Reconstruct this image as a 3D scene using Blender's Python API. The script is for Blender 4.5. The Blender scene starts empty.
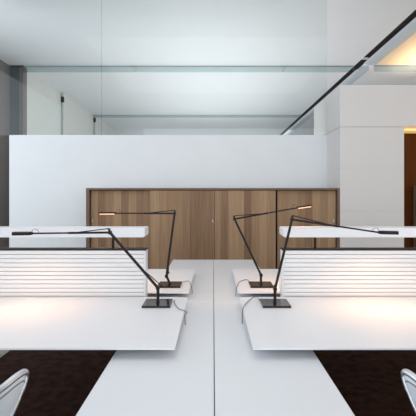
import bpy, bmesh, math, random
from mathutils import Vector, Matrix

random.seed(4)
D = bpy.data
C = bpy.context.scene.collection
PI = math.pi

# ------------------------------------------------------------------ camera
EYE = 1.38
cam = D.cameras.new('camera')
cam.sensor_width = 36.0
cam.lens = 430 / 416 * 36
cam.shift_x = -5 / 416
cam.shift_y = -12 / 416
cam.clip_start = 0.05
cam_o = D.objects.new('camera', cam)
cam_o.location = (0, 0, EYE)
cam_o.rotation_euler = (PI / 2, 0, 0)
C.objects.link(cam_o)
bpy.context.scene.camera = cam_o

# ------------------------------------------------------------------ world
w = D.worlds.new('daylight')
bpy.context.scene.world = w
w.use_nodes = True
bg = w.node_tree.nodes['Background']
bg.inputs['Color'].default_value = (0.86, 0.93, 1.0, 1)
bg.inputs['Strength'].default_value = 0.8

vs = bpy.context.scene.view_settings
vs.view_transform = 'Standard'
vs.look = 'None'
vs.exposure = 0.0
vs.gamma = 1.0
vs.use_curve_mapping = False


def area(name, loc, rot, sx, sy, power, col):
    l = D.lights.new(name, 'AREA')
    l.shape = 'RECTANGLE'
    l.size = sx
    l.size_y = sy
    l.energy = power
    l.color = col
    o = D.objects.new(name, l)
    o.location = loc
    o.rotation_euler = rot
    C.objects.link(o)
    return o


CEIL = EYE + 3.1
COOL = (0.86, 0.93, 1.0)
# daylight from windows left and behind; right and far lamps are added fill
area('daylight_left', (-4.6, 4.0, 2.4), (0, -PI / 2, 0), 3.4, 8.0, 128, COOL)
area('right_fill', (5.6, 2.0, 2.2), (0, PI / 2, 0), 3.2, 6.0, 48, (1.0, 0.88, 0.76))
area('daylight_rear', (1.3, -3.6, 2.2), (PI / 2, 0, 0), 8.0, 3.6, 205, COOL)
area('far_end_fill', (-0.5, 23.5, 2.2), (-PI / 2, 0, 0), 8.0, 3.6, 110, COOL)
# added fill without fixtures: over the desks, and upward onto the far ceiling
area('desk_fill', (0, 2.6, CEIL - 0.05), (0, 0, 0), 5.0, 4.5, 48, (1.0, 0.98, 0.97))
area('far_ceiling_fill', (0.0, 12.0, 0.9), (PI, 0, 0), 3.0, 10.0, 240, (0.96, 0.98, 1.0))


# ------------------------------------------------------------------ materials
def mat(name, col, rough=0.5, metal=0.0, spec=0.5, emit=None, estr=0.0):
    m = D.materials.new(name)
    m.use_nodes = True
    b = m.node_tree.nodes['Principled BSDF']
    b.inputs['Base Color'].default_value = (*col, 1)
    b.inputs['Roughness'].default_value = rough
    b.inputs['Metallic'].default_value = metal
    b.inputs['Specular IOR Level'].default_value = spec
    if emit:
        b.inputs['Emission Color'].default_value = (*emit, 1)
        b.inputs['Emission Strength'].default_value = estr
    return m


def noisy(m, scale=(1, 1, 1), nscale=20, amt=0.1, bump=0.0, detail=4):
    nt = m.node_tree
    b = nt.nodes['Principled BSDF']
    base = tuple(b.inputs['Base Color'].default_value)
    tc = nt.nodes.new('ShaderNodeTexCoord')
    mp = nt.nodes.new('ShaderNodeMapping')
    mp.inputs['Scale'].default_value = scale
    n = nt.nodes.new('ShaderNodeTexNoise')
    n.inputs['Scale'].default_value = nscale
    n.inputs['Detail'].default_value = detail
    r = nt.nodes.new('ShaderNodeValToRGB')
    r.color_ramp.elements[0].position = 0.3
    r.color_ramp.elements[1].position = 0.7
    r.color_ramp.elements[0].color = (*[c * (1 - amt) for c in base[:3]], 1)
    r.color_ramp.elements[1].color = (*[min(1, c * (1 + amt)) for c in base[:3]], 1)
    nt.links.new(tc.outputs['Object'], mp.inputs['Vector'])
    nt.links.new(mp.outputs['Vector'], n.inputs['Vector'])
    nt.links.new(n.outputs['Fac'], r.inputs['Fac'])
    nt.links.new(r.outputs['Color'], b.inputs['Base Color'])
    if bump:
        bp = nt.nodes.new('ShaderNodeBump')
        bp.inputs['Strength'].default_value = bump
        bp.inputs['Distance'].default_value = 0.01
        nt.links.new(n.outputs['Fac'], bp.inputs['Height'])
        nt.links.new(bp.outputs['Normal'], b.inputs['Normal'])
    return m


def wood(name, c1, c2, plank=0.105, spec=0.3):
    """vertical veneer strips: a random tone per strip and a stretched grain"""
    m = D.materials.new(name)
    m.use_nodes = True
    nt = m.node_tree
    b = nt.nodes['Principled BSDF']
    b.inputs['Roughness'].default_value = 0.55
    b.inputs['Specular IOR Level'].default_value = spec
    tc = nt.nodes.new('ShaderNodeTexCoord')
    sx = nt.nodes.new('ShaderNodeSeparateXYZ')
    nt.links.new(tc.outputs['Object'], sx.inputs['Vector'])
    dv = nt.nodes.new('ShaderNodeMath'); dv.operation = 'DIVIDE'
    dv.inputs[1].default_value = plank
    nt.links.new(sx.outputs['X'], dv.inputs[0])
    fl = nt.nodes.new('ShaderNodeMath'); fl.operation = 'FLOOR'
    nt.links.new(dv.outputs[0], fl.inputs[0])
    wn = nt.nodes.new('ShaderNodeTexWhiteNoise'); wn.noise_dimensions = '1D'
    nt.links.new(fl.outputs[0], wn.inputs['W'])
    mp = nt.nodes.new('ShaderNodeMapping')
    mp.inputs['Scale'].default_value = (38, 38, 1.4)
    nt.links.new(tc.outputs['Object'], mp.inputs['Vector'])
    n = nt.nodes.new('ShaderNodeTexNoise')
    n.inputs['Scale'].default_value = 1.5
    n.inputs['Detail'].default_value = 5
    nt.links.new(mp.outputs['Vector'], n.inputs['Vector'])
    ad = nt.nodes.new('ShaderNodeMath'); ad.operation = 'MULTIPLY_ADD'
    ad.inputs[1].default_value = 0.42
    nt.links.new(wn.outputs['Value'], ad.inputs[0])
    ml = nt.nodes.new('ShaderNodeMath'); ml.operation = 'MULTIPLY'
    ml.inputs[1].default_value = 0.5
    nt.links.new(n.outputs['Fac'], ml.inputs[0])
    nt.links.new(ml.outputs[0], ad.inputs[2])
    r = nt.nodes.new('ShaderNodeValToRGB')
    r.color_ramp.elements[0].position = 0.12
    r.color_ramp.elements[1].position = 0.9
    r.color_ramp.elements[0].color = (*c1, 1)
    r.color_ramp.elements[1].color = (*c2, 1)
    nt.links.new(ad.outputs[0], r.inputs['Fac'])
    nt.links.new(r.outputs['Color'], b.inputs['Base Color'])
    return m


def glass_mat(name, tint, refl=1.0, rough=0.0):
    """thin architectural glass: tinted transmission plus fresnel reflection"""
    m = D.materials.new(name)
    m.use_nodes = True
    nt = m.node_tree
    nt.nodes.clear()
    out = nt.nodes.new('ShaderNodeOutputMaterial')
    t = nt.nodes.new('ShaderNodeBsdfTransparent')
    t.inputs['Color'].default_value = (*tint, 1)
    g = nt.nodes.new('ShaderNodeBsdfGlossy')
    g.inputs['Roughness'].default_value = rough
    g.inputs['Color'].default_value = (refl, refl, refl, 1)
    f = nt.nodes.new('ShaderNodeFresnel')
    f.inputs['IOR'].default_value = 1.45
    mx = nt.nodes.new('ShaderNodeMixShader')
    nt.links.new(f.outputs[0], mx.inputs[0])
    nt.links.new(t.outputs[0], mx.inputs[1])
    nt.links.new(g.outputs[0], mx.inputs[2])
    nt.links.new(mx.outputs[0], out.inputs['Surface'])
    return m


M = dict(
    wall=noisy(mat('painted_wall', (0.82, 0.85, 0.865), 0.55), nscale=3, amt=0.012),
    block=noisy(mat('lacquered_panel', (0.71, 0.685, 0.665), 0.4), nscale=3, amt=0.012),
    ceiling=noisy(mat('ceiling_paint', (0.80, 0.82, 0.84), 0.6), nscale=2, amt=0.012),
    farceiling=mat('ceiling_paint_far', (0.80, 0.82, 0.84), 0.6),
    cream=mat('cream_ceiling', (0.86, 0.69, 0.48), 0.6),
    slot=mat('slot_black', (0.02, 0.012, 0.012), 0.7),
    cove=mat('cove_trim', (0.55, 0.61, 0.67), 0.4),
    carpet=noisy(mat('brown_carpet', (0.042, 0.018, 0.012), 0.95, spec=0.1), nscale=14, amt=0.45, bump=0.3, detail=8),
    stone=noisy(mat('light_floor', (0.30, 0.27, 0.25), 0.5), nscale=8, amt=0.05),
    pier=noisy(mat('grey_stone', (0.175, 0.158, 0.146), 0.6), scale=(1, 1, 0.3), nscale=1.5, amt=0.08, detail=2),
    farwall=noisy(mat('far_wall', (0.74, 0.75, 0.71), 0.6), nscale=2, amt=0.02),
    top=mat('white_lacquer_spine', (0.76, 0.775, 0.80), 0.28),
    desk=mat('white_lacquer_desk', (0.82, 0.815, 0.83), 0.32),
    deskunder=mat('desk_underside', (0.60, 0.55, 0.52), 0.5),
    rib=mat('ribbed_white', (0.87, 0.835, 0.82), 0.45),
    groove=mat('joint_core', (0.50, 0.43, 0.41), 0.6),
    cap=mat('dark_brown_metal', (0.035, 0.022, 0.020), 0.6, spec=0.2),
    wood=wood('cabinet_veneer', (0.18, 0.095, 0.052), (0.52, 0.345, 0.20)),
    woodframe=mat('cabinet_frame_veneer', (0.17, 0.10, 0.065), 0.45),
    gap=mat('shadow_gap', (0.02, 0.014, 0.012), 0.8),
    doorwood=wood('corridor_veneer', (0.075, 0.020, 0.004), (0.16, 0.050, 0.011), 0.09, 0.05),
    pale=mat('pale_wood', (0.42, 0.33, 0.24), 0.5),
    lamp=mat('dark_bronze_metal', (0.016, 0.009, 0.008), 0.4, 0.1, 0.25),
    lampbase=mat('dark_bronze_base', (0.020, 0.012, 0.011), 0.12, 0.3),
    steel=mat('brushed_steel', (0.55, 0.56, 0.58), 0.3, 0.9),
    glow=mat('lamp_diffuser', (0.9, 0.7, 0.5), 0.5, emit=(1.0, 0.50, 0.24), estr=1.1),
    led=mat('led_strip', (1, 0.8, 0.4), 0.5, emit=(1.0, 0.62, 0.18), estr=0.6),
    cable=mat('grey_cable', (0.10, 0.085, 0.08), 0.5),
    glass=glass_mat('clear_glass', (0.965, 0.985, 0.98), 0.6),
    green=glass_mat('green_edge_glass', (0.78, 0.845, 0.85), 0.6),
    joint=glass_mat('glass_joint', (0.82, 0.90, 0.89), 0.5),
    darkglass=mat('tinted_window', (0.085, 0.115, 0.125), 0.2),
    edge=mat('glass_edge', (0.36, 0.42, 0.43), 0.3),
    chrome=mat('satin_aluminium', (0.66, 0.67, 0.70), 0.28, 0.75),
    shell=mat('pale_leather', (0.70, 0.75, 0.80), 0.45),
    seam=mat('chair_seam', (0.30, 0.27, 0.27), 0.6),
)


# ------------------------------------------------------------------ mesh helpers
def add_box(bm, x0, x1, y0, y1, z0, z1):
    vs_ = [bm.verts.new(p) for p in ((x0, y0, z0), (x1, y0, z0), (x1, y1, z0), (x0, y1, z0),
                                     (x0, y0, z1), (x1, y0, z1), (x1, y1, z1), (x0, y1, z1))]
    for f in ((3, 2, 1, 0), (4, 5, 6, 7), (0, 1, 5, 4), (1, 2, 6, 5), (2, 3, 7, 6), (3, 0, 4, 7)):
        bm.faces.new([vs_[i] for i in f])


def add_cyl(bm, a, b, r, r2=None, seg=16):
    a = Vector(a); b = Vector(b)
    d = b - a
    if r2 is None:
        r2 = r
    q = d.to_track_quat('Z', 'Y').to_matrix().to_4x4()
    bmesh.ops.create_cone(bm, cap_ends=True, segments=seg, radius1=r, radius2=r2, depth=d.length,
                          matrix=Matrix.Translation((a + b) / 2) @ q)


def add_bar(bm, a, b, wd, ht, bev=0.0):
    """rectangular bar from a to b, ht measured upwards"""
    a = Vector(a); b = Vector(b)
    d = (b - a)
    L = d.length
    d.normalize()
    side = d.cross(Vector((0, 0, 1)))
    if side.length < 1e-4:
        side = Vector((1, 0, 0))
    side.normalize()
    up = side.cross(d).normalized()
    vs_ = []
    for e in (a, b):
        for s, u in ((-1, -1), (1, -1), (1, 1), (-1, 1)):
            vs_.append(bm.verts.new(e + side * s * wd / 2 + up * u * ht / 2))
    for f in ((0, 1, 2, 3), (7, 6, 5, 4), (0, 4, 5, 1), (1, 5, 6, 2), (2, 6, 7, 3), (3, 7, 4, 0)):
        bm.faces.new([vs_[i] for i in f])


def add_prism_x(bm, prof, x0, x1):
    """closed profile of (y, z) extruded along x"""
    A = [bm.verts.new((x0, y, z)) for y, z in prof]
    B = [bm.verts.new((x1, y, z)) for y, z in prof]
    n = len(prof)
    bm.faces.new(A)
    bm.faces.new(B[::-1])
    for i in range(n):
        j = (i + 1) % n
        bm.faces.new([A[i], B[i], B[j], A[j]])


def add_prism_y(bm, prof, y0, y1):
    A = [bm.verts.new((x, y0, z)) for x, z in prof]
    B = [bm.verts.new((x, y1, z)) for x, z in prof]
    n = len(prof)
    bm.faces.new(A)
    bm.faces.new(B[::-1])
    for i in range(n):
        j = (i + 1) % n
        bm.faces.new([A[i], B[i], B[j], A[j]])


def smooth_path(pts, n=8):
    pts = [Vector(p) for p in pts]
    out = []
    for i in range(len(pts) - 1):
        p0 = pts[max(i - 1, 0)]; p1 = pts[i]; p2 = pts[i + 1]; p3 = pts[min(i + 2, len(pts) - 1)]
        for k in range(n):
            t = k / n
            out.append(0.5 * ((2 * p1) + (p2 - p0) * t + (2 * p0 - 5 * p1 + 4 * p2 - p3) * t * t
                              + (-p0 + 3 * p1 - 3 * p2 + p3) * t ** 3))
    out.append(pts[-1])
    return out


def add_tube(bm, pts, r, seg=8):
    rings = []
    up = Vector((0, 0, 1))
    for i, p in enumerate(pts):
        t = (pts[min(i + 1, len(pts) - 1)] - pts[max(i - 1, 0)]).normalized()
        s = t.cross(up)
        if s.length < 1e-3:
            s = t.cross(Vector((0, 1, 0)))
        s.normalize()
        u = s.cross(t)
        rr = r[i] if isinstance(r, (list, tuple)) else r
        rings.append([bm.verts.new(p + (s * math.cos(a) + u * math.sin(a)) * rr)
                      for a in (2 * PI * k / seg for k in range(seg))])
    for a, b in zip(rings, rings[1:]):
        for k in range(seg):
            bm.faces.new([a[k], a[(k + 1) % seg], b[(k + 1) % seg], b[k]])
    bm.faces.new(rings[0][::-1])
    bm.faces.new(rings[-1])


def obj(name, bm, m, parent=None, bevel=0.0, smooth=False, seg=2):
    bmesh.ops.recalc_face_normals(bm, faces=bm.faces)
    me = D.meshes.new(name)
    bm.to_mesh(me)
    bm.free()
    for mm in (m if isinstance(m, (list, tuple)) else [m]):
        me.materials.append(mm)
    if smooth:
        for p in me.polygons:
            p.use_smooth = True
    o = D.objects.new(name, me)
    C.objects.link(o)
    if parent:
        o.parent = parent
    if bevel:
        b = o.modifiers.new('bevel', 'BEVEL')
        b.width = bevel
        b.segments = seg
        b.limit_method = 'ANGLE'
    return o


def box(name, x0, x1, y0, y1, z0, z1, m, parent=None, bevel=0.0):
    bm = bmesh.new()
    add_box(bm, x0, x1, y0, y1, z0, z1)
    return obj(name, bm, m, parent, bevel)


def thing(name, label, cat, loc=(0, 0, 0), rotz=0, group=None):
    o = D.objects.new(name, None)
    o.empty_display_size = 0.1
    o.location = loc
    o.rotation_euler = (0, 0, rotz)
    C.objects.link(o)
    o['label'] = label
    o['category'] = cat
    if group:
        o['group'] = group
    return o


def tag(o, label, cat, group=None):
    o['label'] = label
    o['category'] = cat
    if group:
        o['group'] = group
    return o


def struct(o, label=None):
    o['kind'] = 'structure'
    if label:
        o['label'] = label
    return o


# ================================================================== SETTING
ZW = 6.5      # partition wall front
ZB = 5.84     # cabinet / panel block front
Z3 = 10.25    # first glass smoke screen
Z4 = 16.5     # second one
XS = 3.37     # ceiling slot

bm = bmesh.new()
add_box(bm, -7.0, 7.0, -4.0, 24.0, -0.1, 0.0)
struct(obj('floor', bm, M['stone']), 'pale stone floor')
struct(box('trim_1', -1.80, 2.6, -1.5, 5.80, 0.0, 0.012, M['carpet']), 'dark brown carpet under the desks')

# ceiling: main field, slot, cove and right field
bm = bmesh.new()
add_box(bm, -7.0, XS, -4.0, 24.0, CEIL, CEIL + 0.1)
struct(obj('ceiling', bm, M['ceiling']), 'flat white ceiling')
struct(box('trim_2', XS, XS + 0.14, -4.0, 24.0, CEIL + 0.06, CEIL + 0.10, M['slot']), 'black slot in the ceiling')
struct(box('trim_3', XS + 0.14, XS + 0.17, -4.0, 24.0, CEIL + 0.0, CEIL + 0.10, M['slot']), 'black slot side')


def cove(name, y0, y1):
    bm = bmesh.new()
    prof = []
    for k in range(15):
        a = PI * k / 14
        prof.append((XS + 0.30 - 0.155 * math.cos(a), CEIL - 0.055 * math.sin(a)))
    prof += [(XS + 0.455, CEIL + 0.1), (XS + 0.145, CEIL + 0.1)]
    add_prism_y(bm, prof, y0, y1)
    o = obj(name, bm, M['cove'], bevel=0.03)
    return struct(o, 'rounded pale blue cove strip beside the ceiling slot')


cove('trim_4', -4.0, 10.05)
cove('trim_5', 10.5, 20.0)
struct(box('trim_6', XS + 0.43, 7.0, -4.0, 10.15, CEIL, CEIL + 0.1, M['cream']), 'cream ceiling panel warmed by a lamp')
struct(box('trim_7', XS + 0.43, 7.0, 10.15, 24.0, CEIL, CEIL + 0.1, M['farceiling']), 'white ceiling beyond the cream panel')
struct(box('trim_8', XS, XS + 0.2, 9.70, 9.74, CEIL - 0.01, CEIL + 0.03, M['wall']), 'white bar across the ceiling slot')

# side walls
bm = bmesh.new()
add_box(bm, -5.0, -4.83, 9.3, Z3 - 0.02, 0, CEIL)
struct(obj('wall_left', bm, M['pier']), 'grey stone pier')
struct(box('wall_left_far', -4.62, -4.53, Z3, 10.47, 0, CEIL, M['pier']), 'narrow grey stone pier beside the window strip')
struct(box('wall_left_beyond', -5.2, -4.56, 10.47, 24.0, 0, CEIL, M['farwall']), 'pale panelled side wall')
struct(box('window_1', -5.0, -4.62, Z3 + 0.01, Z3 + 0.04, 0, CEIL, M['darkglass']), 'narrow tinted window strip')
struct(box('trim_9', -4.85, -4.50, Z3 - 0.04, Z3 + 0.0, CEIL - 0.02, CEIL, M['slot']), 'dark bracket at the end of the glass')
struct(box('wall_left_near', -5.0, -4.83, -4.0, 9.3, 0, 0.5, M['pier']), 'sill below the side windows')
struct(box('wall_right', 6.9, 7.0, -4.0, 24.0, 0, CEIL, M['wall']), 'white side wall')
struct(box('wall_back', -7.0, 7.0, 23.9, 24.0, 0, CEIL, M['wall']), 'end wall of the far room')
struct(box('wall_front', -7.0, 7.0, -4.1, -4.0, 0, CEIL, M['wall']), 'wall behind the viewpoint')

# white partition wall with glass on top
struct(box('wall_partition', -3.08, 1.74, ZW, ZW + 0.12, 0, EYE + 61 / 430 * ZW, M['wall']), 'white partition wall')
WT = EYE + 61 / 430 * ZW
XJ = (101.5 - 213) / 430 * (ZW + 0.05)
XE = 1.735
struct(box('window_2', -3.6, XJ - 0.001, ZW + 0.05, ZW + 0.054, WT, CEIL, M['glass']), 'clear glass pane on the partition, left')
struct(box('window_3', XJ + 0.001, XE, ZW + 0.05, ZW + 0.054, WT, CEIL, M['glass']), 'clear glass pane on the partition, right')
struct(box('trim_10', XJ - 0.004, XJ + 0.004, ZW + 0.047, ZW + 0.0495, WT, CEIL, M['joint']), 'joint between the glass panes')


# hanging glass smoke screens
def smoke(name, x0, x1, y, h, clamps, lab):
    g = struct(box(name, x0, x1, y, y + 0.02, CEIL - h, CEIL, M['green']), lab)
    struct(box(name + '_rail', x0, x1, y - 0.01, y + 0.03, CEIL - 0.015, CEIL, M['edge'], g))
    for cx in clamps:
        b = bmesh.new()
        add_cyl(b, (cx, y - 0.03, CEIL - h * 0.55), (cx, y, CEIL - h * 0.55), 0.05, seg=20)
        add_cyl(b, (cx, y - 0.045, CEIL - h * 0.55), (cx, y - 0.03, CEIL - h * 0.55), 0.025, seg=16)
        c = obj('clamp', b, M['steel'], g)
    return g


smoke('window_4', -4.53, XS - 0.02, Z3, 0.145, ((135 - 213) / 430 * Z3, (283.5 - 213) / 430 * Z3), 'glass strip hanging across the ceiling')
smoke('window_5', XS + 0.45, 6.8, Z3 - 0.05, 0.145, (), 'glass strip hanging right of the slot')
smoke('window_6', -4.53, XS - 0.02, Z4, 0.09, (), 'far glass strip hanging across the ceiling')
for k, (px, zc) in enumerate(((62.5, 12.9), (95, 16.4))):
    g = struct(box('trim_%d' % (11 + k), -4.56, -4.50, zc, zc + 0.03, 0, CEIL, M['green']), 'glass fin on the side wall')
    box('clamp', -4.56, -4.48, zc - 0.02, zc + 0.05, CEIL - 0.28, CEIL - 0.12, M['slot'], g)

# panel block at right with the doorway
BT = EYE + 111 / 430 * ZB
SEAM = EYE + 69.3 / 430 * ZB
XD = (404 - 213) / 430 * ZB
B0 = (340 - 213) / 430 * ZB
bm = bmesh.new()
g = 0.006
rows = [0.0, EYE - 57 / 430 * ZB, EYE - 15 / 430 * ZB, EYE + 28 / 430 * ZB, SEAM]
for z0, z1 in zip(rows, rows[1:]):
    gg = g if z1 == SEAM else 0.002
    add_box(bm, B0, XD, ZB, ZB + 1.5, z0, z1 - gg)
add_box(bm, B0, 5.2, ZB, ZB + 1.5, SEAM, BT)
struct(obj('wall_block', bm, M['block']), 'white panelled block with a doorway')
struct(box('wall_block_core', B0 + 0.01, XD - 0.01, ZB + 0.012, ZB + 1.49, 0, BT - 0.02, M['groove']), 'core behind the panel joints')
d = struct(box('door_1', XD, 4.0, ZB + 0.30, ZB + 0.34, 0, SEAM - 0.002, M['doorwood']), 'dark brown wooden door wall in the doorway')
struct(box('door_1_jamb', XD, XD + 0.02, ZB + 0.01, ZB + 0.30, 0, SEAM - 0.10, M['doorwood'], d))
box('light_strip', XD + 0.02, 4.0, ZB + 0.03, ZB + 0.28, SEAM - 0.05, SEAM - 0.02, M['led'], d)

t = thing('pale_cabinet', 'pale wooden cabinet standing just inside the doorway at right', 'cabinet', (3.1, ZB + 0.15, 0))
cx0 = (413 - 213) / 430 * (ZB + 0.28) - 3.1
box('body', cx0, 0.75, -0.10, 0.13, 0.06, EYE + 11 / 430 * ZB, M['pale'], t, 0.004)
box('plinth', cx0 + 0.02, 0.73, -0.08, 0.12, 0, 0.06, M['gap'], t)

# corridor wall behind the block, carrying the warm uplight
struct(box('wall_corridor', 4.3, 6.9, 7.5, 12.0, 0, 3.1, M['wall']), 'low corridor wall behind the white block')
a = area('warm_uplight', (4.95, 9.0, 3.25), (PI, 0, 0), 1.0, 2.6, 31, (1.0, 0.80, 0.58))
a.data.spread = math.radians(80)

# ================================================================== CABINET
CT = EYE + 8 / 430 * ZB
px = lambda x, z: (x - 213) / 430 * z
cab = thing('sideboard_cabinet', 'long low brown veneered cabinet with sliding doors along the white wall', 'cabinet', (0, ZB, 0))
x0, x1 = px(86, ZB), px(339.7, ZB)
bm = bmesh.new()
add_box(bm, x0, x1, 0.0, 0.64, CT - 0.025, CT)
add_box(bm, x0, x0 + 0.045, 0.0, 0.64, 0.0, CT - 0.025)
add_box(bm, x1 - 0.03, x1, 0.0, 0.64, 0.0, CT - 0.025)
add_box(bm, x0 + 0.045, x1 - 0.03, 0.02, 0.64, 0.0, 0.06)
obj('frame', bm, M['woodframe'], cab)
box('back_panel', x0 + 0.045, x1 - 0.03, 0.10, 0.62, 0.06, CT - 0.03, M['gap'], cab)
xs = [x0 + 0.05, px(149, ZB), px(214.3, ZB), px(276, ZB), x1 - 0.035]
for i in range(4):
    rec = 0.055 if i in (0, 3) else 0.012
    e0 = 0.003 if i != 3 else 0.026
    e1 = 0.003
    dr = box('door', xs[i] + e0, xs[i + 1] - e1, rec, rec + 0.035, 0.065, CT - 0.033, M['wood'], cab, 0.002)
    if i in (0, 1, 3):
        hx = {0: xs[0] + 0.02, 1: xs[2] - 0.02, 3: xs[4] - 0.03}[i]
        b = bmesh.new()
        hz = EYE - 25 / 430 * ZB
        add_cyl(b, (hx, rec - 0.004, hz - 0.02), (hx, rec - 0.004, hz + 0.02), 0.009, seg=14)
        h = obj('handle', b, M['steel'], dr)

# ================================================================== DESKS
WING = 0.72
SPINE = 0.67
sp = thing('spine_table', 'long white lacquered central table running away between the four desks', 'table', (0.005, 2.8, 0))
yj = 2.87 - 2.8
for (a0, a1) in ((-0.45, -0.0015), (0.0015, 0.455)):
    for (b0, b1) in ((0.35 - 2.8, yj - 0.0012), (yj + 0.0012, 4.8 - 2.8)):
        box('table_top', a0, a1, b0, b1, SPINE - 0.035, SPINE, M['top'], sp, 0.003)
for yy in (-1.5, 0.0, 1.5):
    b = bmesh.new()
    add_box(b, -0.22, 0.22, yy - 0.12, yy + 0.12, 0.02, SPINE - 0.035)
    add_box(b, -0.26, 0.26, yy - 0.16, yy + 0.16, 0.0, 0.02)
    obj('pedestal', b, M['cap'], sp)

ENDX = 1.97


def desk(side, y0, y1, label):
    """side -1 left, +1 right; desktop with a knife edge, undercut below"""
    xi = 0.165 if side < 0 else 0.174
    t = thing('desk', label, 'desk', (side * (xi + ENDX) / 2, (y0 + y1) / 2, 0))
    cx, cy = t.location.x, t.location.y
    bm = bmesh.new()
    hx = (ENDX - xi) / 2
    hy = (y1 - y0) / 2
    # inner end at local x = -side*hx
    def X(v):
        return -side * v
    # rings: bottom, edge low, edge high, top
    def ring(inx, outx, iny, z):
        return [(X(hx - inx), -hy + iny, z), (X(hx - inx), hy - iny, z), (X(-hx + outx), hy - iny, z), (X(-hx + outx), -hy + iny, z)]
    R = [ring(0.12, 0.05, 0.26, SPINE), ring(0, 0, 0, WING - 0.009), ring(0, 0, 0, WING - 0.004)]
    top = [(X(hx - 0.10), -hy + 0.09, WING), (X(hx - 0.10), hy, WING - 0.0), (X(-hx), hy, WING), (X(-hx), -hy + 0.0, WING)]
    R = [[bm.verts.new(p) for p in r] for r in R]
    lo = R[0]; b0 = R[1]; b1 = R[2]
    b1[2].co.z = WING; b1[3].co.z = WING
    bm.faces.new(lo)
    for A, B in ((lo, b0), (b0, b1)):
        for i in range(4):
            j = (i + 1) % 4
            bm.faces.new([A[i], A[j], B[j], B[i]])
    # top: end facet sloping slightly down to the inner edge
    ta = bm.verts.new((X(hx - 0.085), -hy, WING))
    tb = bm.verts.new((X(hx - 0.085), hy, WING))
    bm.faces.new([b1[0], b1[1], tb, ta])
    bm.faces.new([ta, tb, b1[2], b1[3]])
    bm.faces.new([b1[0], ta, b1[3]])
    bm.faces.new([b1[1], b1[2], tb])
    o = obj('desktop', bm, M['desk'], t, 0.0015)
    # legs at the outer end
    for yy in (-hy + 0.18, hy - 0.18):
        b = bmesh.new()
        add_box(b, X(-hx + 0.08) - 0.025, X(-hx + 0.08) + 0.025, yy - 0.025, yy + 0.025, 0, SPINE)
        obj('leg', b, M['cap'], t, 0.003)
    return t


NY0, NY1, FY0, FY1 = 1.867, 2.812, 2.945, 3.89
desk(-1, NY0, NY1, 'near left white desk under the long horizontal lamp arm')
desk(1, NY0, NY1, 'near right white desk in front of the right ribbed screen')
desk(-1, FY0, FY1, 'far left white desk behind the left ribbed screen')
desk(1, FY0, FY1, 'far right white desk behind the right ribbed screen')

SY0, SY1 = 2.832, 2.925
STOP = EYE - 53.2 / 430 * SY0


def screen(side, xi, label):
    t = thing('desk_screen', label, 'screen', (side * xi, (SY0 + SY1) / 2, 0))
    def rng(a, b):          # distances outwards from the inner end
        return (a, b) if side > 0 else (-b, -a)
    hy = (SY1 - SY0) / 2
    L = ENDX - xi
    # ribbed panel: slats separated by narrow grooves, one mesh
    bm = bmesh.new()
    n = 11
    zt = STOP - 0.009
    zb = 0.715
    p = (zt - zb) / n
    prof = []
    for i in range(n):
        za = zt - i * p
        prof += [(-hy + 0.0015, za), (-hy - 0.0, za - 0.35 * p), (-hy - 0.0, za - p + 0.0044),
                 (-hy + 0.0006, za - p + 0.0038), (-hy + 0.018, za - p + 0.0038), (-hy + 0.018, za - p + 0.0004)]
    prof += [(-hy + 0.011, zb - 0.04), (hy - 0.011, zb - 0.04)]
    for i in reversed(range(n)):
        za = zt - i * p
        prof += [(hy - 0.011, za - p + 0.0004), (hy - 0.011, za - p + 0.0052), (hy, za - p + 0.0058), (hy, za)]
    a, b = rng(0.012, L)
    add_prism_x(bm, prof, a, b)
    obj('ribbed_panel', bm, M['rib'], t)
    a, b = rng(0, 0.0115)
    bm = bmesh.new()
    add_box(bm, a, b, -hy, hy, zb - 0.04, STOP - 0.0095)
    obj('end_cap', bm, M['desk'], t, 0.002)
    a, b = rng(-0.001, L)
    box('top_cap', a, b, -hy - 0.002, hy + 0.002, STOP - 0.009, STOP, M['cap'], t, 0.0005)
    a, b = rng(-0.055, L)
    box('foot', a, b, -hy + 0.005, hy - 0.02, SPINE, zb - 0.041, M['cap'], t)
    # leg at the outer end carries the screen
    a, b = rng(L - 0.08, L - 0.03)
    box('leg', a, b, -0.02, 0.02, 0, SPINE, M['cap'], t)
    for q in (0.225, 1.30):
        b_ = bmesh.new()
        xx = side * q
        add_cyl(b_, (xx, 0, STOP - 0.002), (xx, 0, EYE - 0.268), 0.0095, seg=14)
        obj('post', b_, M['cap'], t)
    bm = bmesh.new()
    zl, zh, rr = EYE - 0.270, EYE - 0.209, 0.016
    prof = [(side * L, zl)]
    for k in range(6):
        aa = PI / 2 * k / 5
        prof.append((side * (rr - rr * math.sin(aa)), zl + rr - rr * math.cos(aa)))
    for k in range(6):
        aa = PI / 2 * k / 5
        prof.append((side * (0.008 - 0.008 * math.cos(aa)), zh - 0.008 + 0.008 * math.sin(aa)))
    prof.append((side * L, zh))
    add_prism_y(bm, prof, -0.075, 0.085)
    sh = obj('shelf', bm, M['desk'], t, 0.002)
    sh['label'] = 'plain white rounded shelf raised above the ribbed screen'
    return t


screen(-1, 0.444, 'left white ribbed desk screen carrying a raised white shelf')
screen(1, 0.458, 'right white ribbed desk screen carrying a raised white shelf')


# ================================================================== LAMPS
def P(x, y, z):
    """pixel and depth to a point"""
    return Vector(((x - 213) / 430 * z, z, EYE - (y - 196) / 430 * z))


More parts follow.
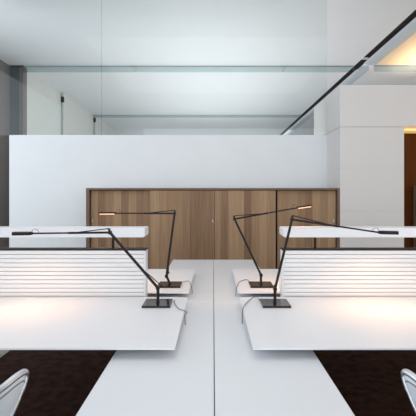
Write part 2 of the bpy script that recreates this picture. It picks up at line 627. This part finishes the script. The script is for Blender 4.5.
def lamp(label, bx, by, j1, elbow, neck, tip, tilt, kink, cablepts, power, brot=0.0):
    t = thing('desk_lamp', label, 'lamp', (bx, by, WING), brot)
    base = Vector((bx, by, WING))
    inv = Matrix.Rotation(-brot, 3, 'Z')
    L = lambda v: inv @ (Vector(v) - base)
    bs = box('base', -0.084, 0.084, -0.09, 0.09, 0.0, 0.013, M['lampbase'], t, 0.0015)
    b = bmesh.new()
    lj = L(j1)
    add_cyl(b, (0, 0, 0.013), (lj.x, lj.y, lj.z), 0.009, seg=14)
    add_cyl(b, (0, 0, 0.012), (0, 0, 0.02), 0.014, 0.010, seg=16)
    obj('post', b, M['lamp'], t)
    # lower joint: horizontal barrel plus small fork
    dirv = (L(elbow) - lj).normalized()
    b = bmesh.new()
    add_cyl(b, lj + Vector((0, -0.014, 0)), lj + Vector((0, 0.014, 0)), 0.0125, seg=16)
    kk = lj + Vector(kink)
    add_bar(b, lj, kk, 0.010, 0.010)
    add_cyl(b, kk + Vector((0, -0.009, 0)), kk + Vector((0, 0.009, 0)), 0.008, seg=12)
    obj('lower_joint', b, M['lamp'], t, 0.001)
    le = L(elbow)
    b = bmesh.new()
    add_bar(b, lj, le, 0.015, 0.0155)
    obj('lower_arm', b, M['lamp'], t, 0.0015)
    # thin tension rod beside the lower arm
    b = bmesh.new()
    mid = lj.lerp(le, 0.38)
    add_cyl(b, kk, mid, 0.0028, seg=8)
    obj('tension_rod', b, M['lamp'], t)
    # elbow
    b = bmesh.new()
    add_cyl(b, le + Vector((0, -0.013, 0)), le + Vector((0, 0.013, 0)), 0.0115, seg=16)
    top = le + Vector((dirv.x * 0.01, 0, 0.024))
    add_bar(b, le, top, 0.011, 0.013)
    obj('elbow_joint', b, M['lamp'], t, 0.001)
    ln, lt = L(neck), L(tip)
    b = bmesh.new()
    add_bar(b, le, le.lerp(ln, 0.55), 0.014, 0.0125)
    add_bar(b, le.lerp(ln, 0.54), ln, 0.010, 0.0095)
    obj('upper_arm', b, M['lamp'], t, 0.0015)
    b = bmesh.new()
    add_cyl(b, top, le.lerp(ln, 0.42) + Vector((0, 0, 0.004)), 0.003, seg=8)
    obj('upper_tension_rod', b, M['lamp'], t)
    # head: thin tapered plate with rounded outline, tilted about its long axis
    dx = (lt - ln)
    hl = dx.length
    dx.normalize()
    side = Vector((0, 0, 1)).cross(dx).normalized()
    up = dx.cross(side).normalized()
    if up.z < 0:
        up = -up
    rot = Matrix.Rotation(tilt, 3, dx)
    side = rot @ side
    up = rot @ up
    b = bmesh.new()
    out = []
    hw = 0.026
    for (u, v) in ((0, 0.35), (0.10, 0.8), (0.25, 1), (0.9, 1), (0.97, 0.93), (1, 0.75)):
        out.append((u, v))
    outl = out + [(u, -v) for u, v in reversed(out)]
    ht = 0.0095 if abs(tilt) < 1e-6 else 0.0055
    for_z = (-ht, ht)
    rings = []
    for zz in for_z:
        rings.append([b.verts.new(ln + dx * (hl * u) + side * (hw * v) + up * (zz * (0.75 if u < 0.1 else 1)))
                      for u, v in outl])
    n = len(outl)
    b.faces.new(rings[0]); b.faces.new(rings[1][::-1])
    for i in range(n):
        j = (i + 1) % n
        b.faces.new([rings[0][i], rings[0][j], rings[1][j], rings[1][i]])
    head = obj('lamp_head', b, M['lamp'], t, 0.0015)
    # warm diffuser on the underside
    b = bmesh.new()
    q = [(0.15, -0.85), (0.97, -0.85), (0.97, 0.85), (0.15, 0.85)]
    lo = [b.verts.new(ln + dx * (hl * u) + side * (hw * v) - up * (ht + 0.0004)) for u, v in q]
    hi = [b.verts.new(ln + dx * (hl * u) + side * (hw * v) - up * (ht + 0.0001)) for u, v in q]
    b.faces.new(lo); b.faces.new(hi[::-1])
    for i in range(4):
        j = (i + 1) % 4
        b.faces.new([lo[i], lo[j], hi[j], hi[i]])
    df = obj('diffuser', b, M['glow'], head)
    df['label'] = 'warm glowing diffuser'
    # wire handle loop on the head
    b = bmesh.new()
    pts = []
    for k in range(13):
        a = PI * k / 12
        pts.append(ln - dx * (0.012 + 0.020 * math.cos(a)) + Vector((0, 0, 0.003 + 0.022 * math.sin(a))))
    add_tube(b, pts, 0.0013, 6)
    obj('handle_loop', b, M['lamp'], t, smooth=True)
    # cable
    b = bmesh.new()
    add_tube(b, smooth_path([L(p) for p in cablepts], 8), 0.0021, 6)
    obj('cable', b, M['cable'], t, smooth=True)
    # the lamp's own light
    l = D.lights.new('head_light', 'AREA')
    l.shape = 'RECTANGLE'; l.size = hl * 0.8; l.size_y = hw * 1.6
    l.energy = power
    l.color = (1.0, 0.56, 0.29)
    lo_ = D.objects.new('head_light', l)
    lo_.parent = t
    lo_.location = (ln + lt) / 2 - up * 0.012 - Vector((0, 0, 0.004))
    lo_.rotation_euler = (0, 0, 0)
    l.spread = math.radians(130)
    C.objects.link(lo_)
    return t


def on_desk(x, y, dz=0.0025, h=WING):
    z = (EYE - h) * 430 / (y - 196)
    v = P(x, y, z)
    v.z = h + dz
    return v


lamp('near left dark desk lamp, its head at the left edge of the view', px(157, 2.52) - 0.008, 2.62,
     P(158, 288, 2.62), P(110, 232.5, 2.60), P(33, 233.4, 2.52), P(12.5, 233.6, 2.50), 0.0,
     (0.022, 0, 0.014),
     [(-0.24, 2.70, WING + 0.007), on_desk(174, 302), on_desk(178, 308.5), on_desk(184, 311), on_desk(187, 313, 0.0025),
      (-0.158, 2.42, WING - 0.012), (-0.152, 2.36, SPINE + 0.004)], 0.8)
lamp('near right dark desk lamp, its head reaching out towards the right edge', px(277, 2.52) + 0.002, 2.62,
     P(275, 289, 2.62), P(292, 219.5, 2.60), P(378, 232.3, 2.52), P(398, 232.8, 2.50), 0.0,
     (0.0, 0, 0.018),
     [(0.29, 2.70, WING + 0.007), on_desk(256, 296.5), on_desk(249, 301), on_desk(244, 306.5), on_desk(243.0, 309, 0.0025),
      (0.166, 2.44, WING - 0.008), (0.162, 2.38, SPINE + 0.004)], 1.25)
lamp('far left dark desk lamp with a level upper arm, tallest on the left side', px(168.5, 3.07), 3.17,
     P(166.5, 276, 3.17), P(174.6, 213.5, 3.17), P(117, 213.2, 3.12), P(99, 213.4, 3.10), math.radians(10),
     (0.014, 0, 0.024),
     [(-0.24, 3.20, WING + 0.007), on_desk(183, 282), on_desk(189, 281.5), (-0.168, 3.20, WING + 0.003),
      (-0.158, 3.17, WING - 0.01), (-0.15, 3.12, SPINE + 0.004)], 1.4)
lamp('far right dark desk lamp with an upward sloping arm and the highest head', px(262, 3.07) + 0.003, 3.17,
     P(261, 275, 3.17), P(234.5, 219, 3.17), P(296, 208.0, 3.10), P(311.5, 205.8, 3.08), math.radians(-10),
     (-0.012, 0, 0.026),
     [(0.275, 3.22, WING + 0.007), on_desk(247, 280), on_desk(239.5, 282), (0.180, 3.16, WING + 0.001),
      (0.166, 3.10, WING - 0.01), (0.162, 3.04, SPINE + 0.004)], 1.8)


# ================================================================== CHAIRS
def chair(label, x, y, rz):
    t = thing('armchair', label, 'chair', (x, y, 0.012), rz)
    # half rim of the tub shell from the rear centre to the front tip of the arm
    half = [(0.0, -0.27, 0.80), (0.14, -0.245, 0.79), (0.225, -0.16, 0.745), (0.245, -0.06, 0.728),
            (0.250, 0.03, 0.712), (0.262, 0.10, 0.713), (0.280, 0.165, 0.724), (0.290, 0.205, 0.722),
            (0.290, 0.210, 0.700), (0.285, 0.165, 0.645), (0.272, 0.09, 0.575), (0.255, 0.02, 0.50), (0.235, -0.02, 0.44)]
    bot = [(0.0, -0.215, 0.43), (0.10, -0.20, 0.43), (0.175, -0.15, 0.43), (0.20, -0.10, 0.43),
           (0.21, -0.06, 0.43), (0.218, -0.04, 0.43), (0.222, -0.03, 0.43), (0.226, -0.025, 0.43)]
    full = [(-a, b, c) for a, b, c in reversed(half[1:])] + half
    path = smooth_path(full, 5)
    b = bmesh.new()
    rad = []
    for p in path:
        rad.append(0.0125 if p.z > 0.66 else 0.010)
    add_tube(b, path, rad, 10)
    obj('rim', b, M['chrome'], t, smooth=True)
    # shell between the upper rim and the seat level
    up = smooth_path([(-a, b_, c) for a, b_, c in reversed(half[1:9])] + half[:9], 5)
    lw = smooth_path([(-a, b_, c) for a, b_, c in reversed((bot + [bot[-1]])[1:9])] + (bot + [bot[-1]])[:9], 5)
    front_lo = smooth_path(half[8:], 5)
    b = bmesh.new()
    n = len(up)
    K = 8
    grid = []
    # lower boundary follows the sloping front edge for the arm tips
    for i in range(n):
        u, l = Vector(up[i]), Vector(lw[i])
        row = []
        for k in range(K + 1):
            s = k / K
            p = u.lerp(l, s)
            bulge = math.sin(PI * s) * 0.018
            nrm = Vector((p.x, p.y * 0.8, 0))
            if nrm.length > 1e-5:
                nrm.normalize()
            row.append(b.verts.new(p + nrm * bulge * 0.6))
        grid.append(row)
    for i in range(n - 1):
        for k in range(K):
            b.faces.new([grid[i][k], grid[i + 1][k], grid[i + 1][k + 1], grid[i][k + 1]])
    sh = obj('shell', b, M['shell'], t, smooth=True)
    so = sh.modifiers.new('thickness', 'SOLIDIFY')
    so.thickness = 0.014
    so.offset = 0
    # dark seam just inside the rim
    b = bmesh.new()
    pts = []
    for i in range(n):
        u, l = Vector(up[i]), Vector(lw[i])
        p = u.lerp(l, 0.085)
        nrm = Vector((p.x, p.y * 0.8, 0))
        if nrm.length > 1e-5:
            nrm.normalize()
        pts.append(p + nrm * 0.009)
    add_tube(b, pts, 0.0045, 6)
    obj('piping', b, M['seam'], t, smooth=True)
    # seat cushion
    b = bmesh.new()
    add_box(b, -0.215, 0.215, -0.19, 0.24, 0.40, 0.47)
    obj('seat', b, M['shell'], t, 0.03, seg=4)
    # swivel base
    b = bmesh.new()
    add_cyl(b, (0, 0, 0.07), (0, 0, 0.40), 0.025, seg=18)
    add_cyl(b, (0, 0, 0.37), (0, 0, 0.40), 0.10, seg=20)
    obj('column', b, M['chrome'], t)
    for k in range(4):
        a = PI / 4 + k * PI / 2
        b = bmesh.new()
        add_bar(b, (0.02 * math.cos(a), 0.02 * math.sin(a), 0.075), (0.30 * math.cos(a), 0.30 * math.sin(a), 0.035), 0.035, 0.02)
        add_cyl(b, (0.29 * math.cos(a), 0.29 * math.sin(a), 0.0), (0.29 * math.cos(a), 0.29 * math.sin(a), 0.035), 0.018, seg=14)
        obj('leg', b, M['chrome'], t, 0.003)
    return t


chair('pale armchair with rounded metal rim in the lower left corner', -0.980, 1.37, 0.0)
chair('pale armchair with rounded metal rim in the lower right corner', 0.995, 1.37, 0.0)
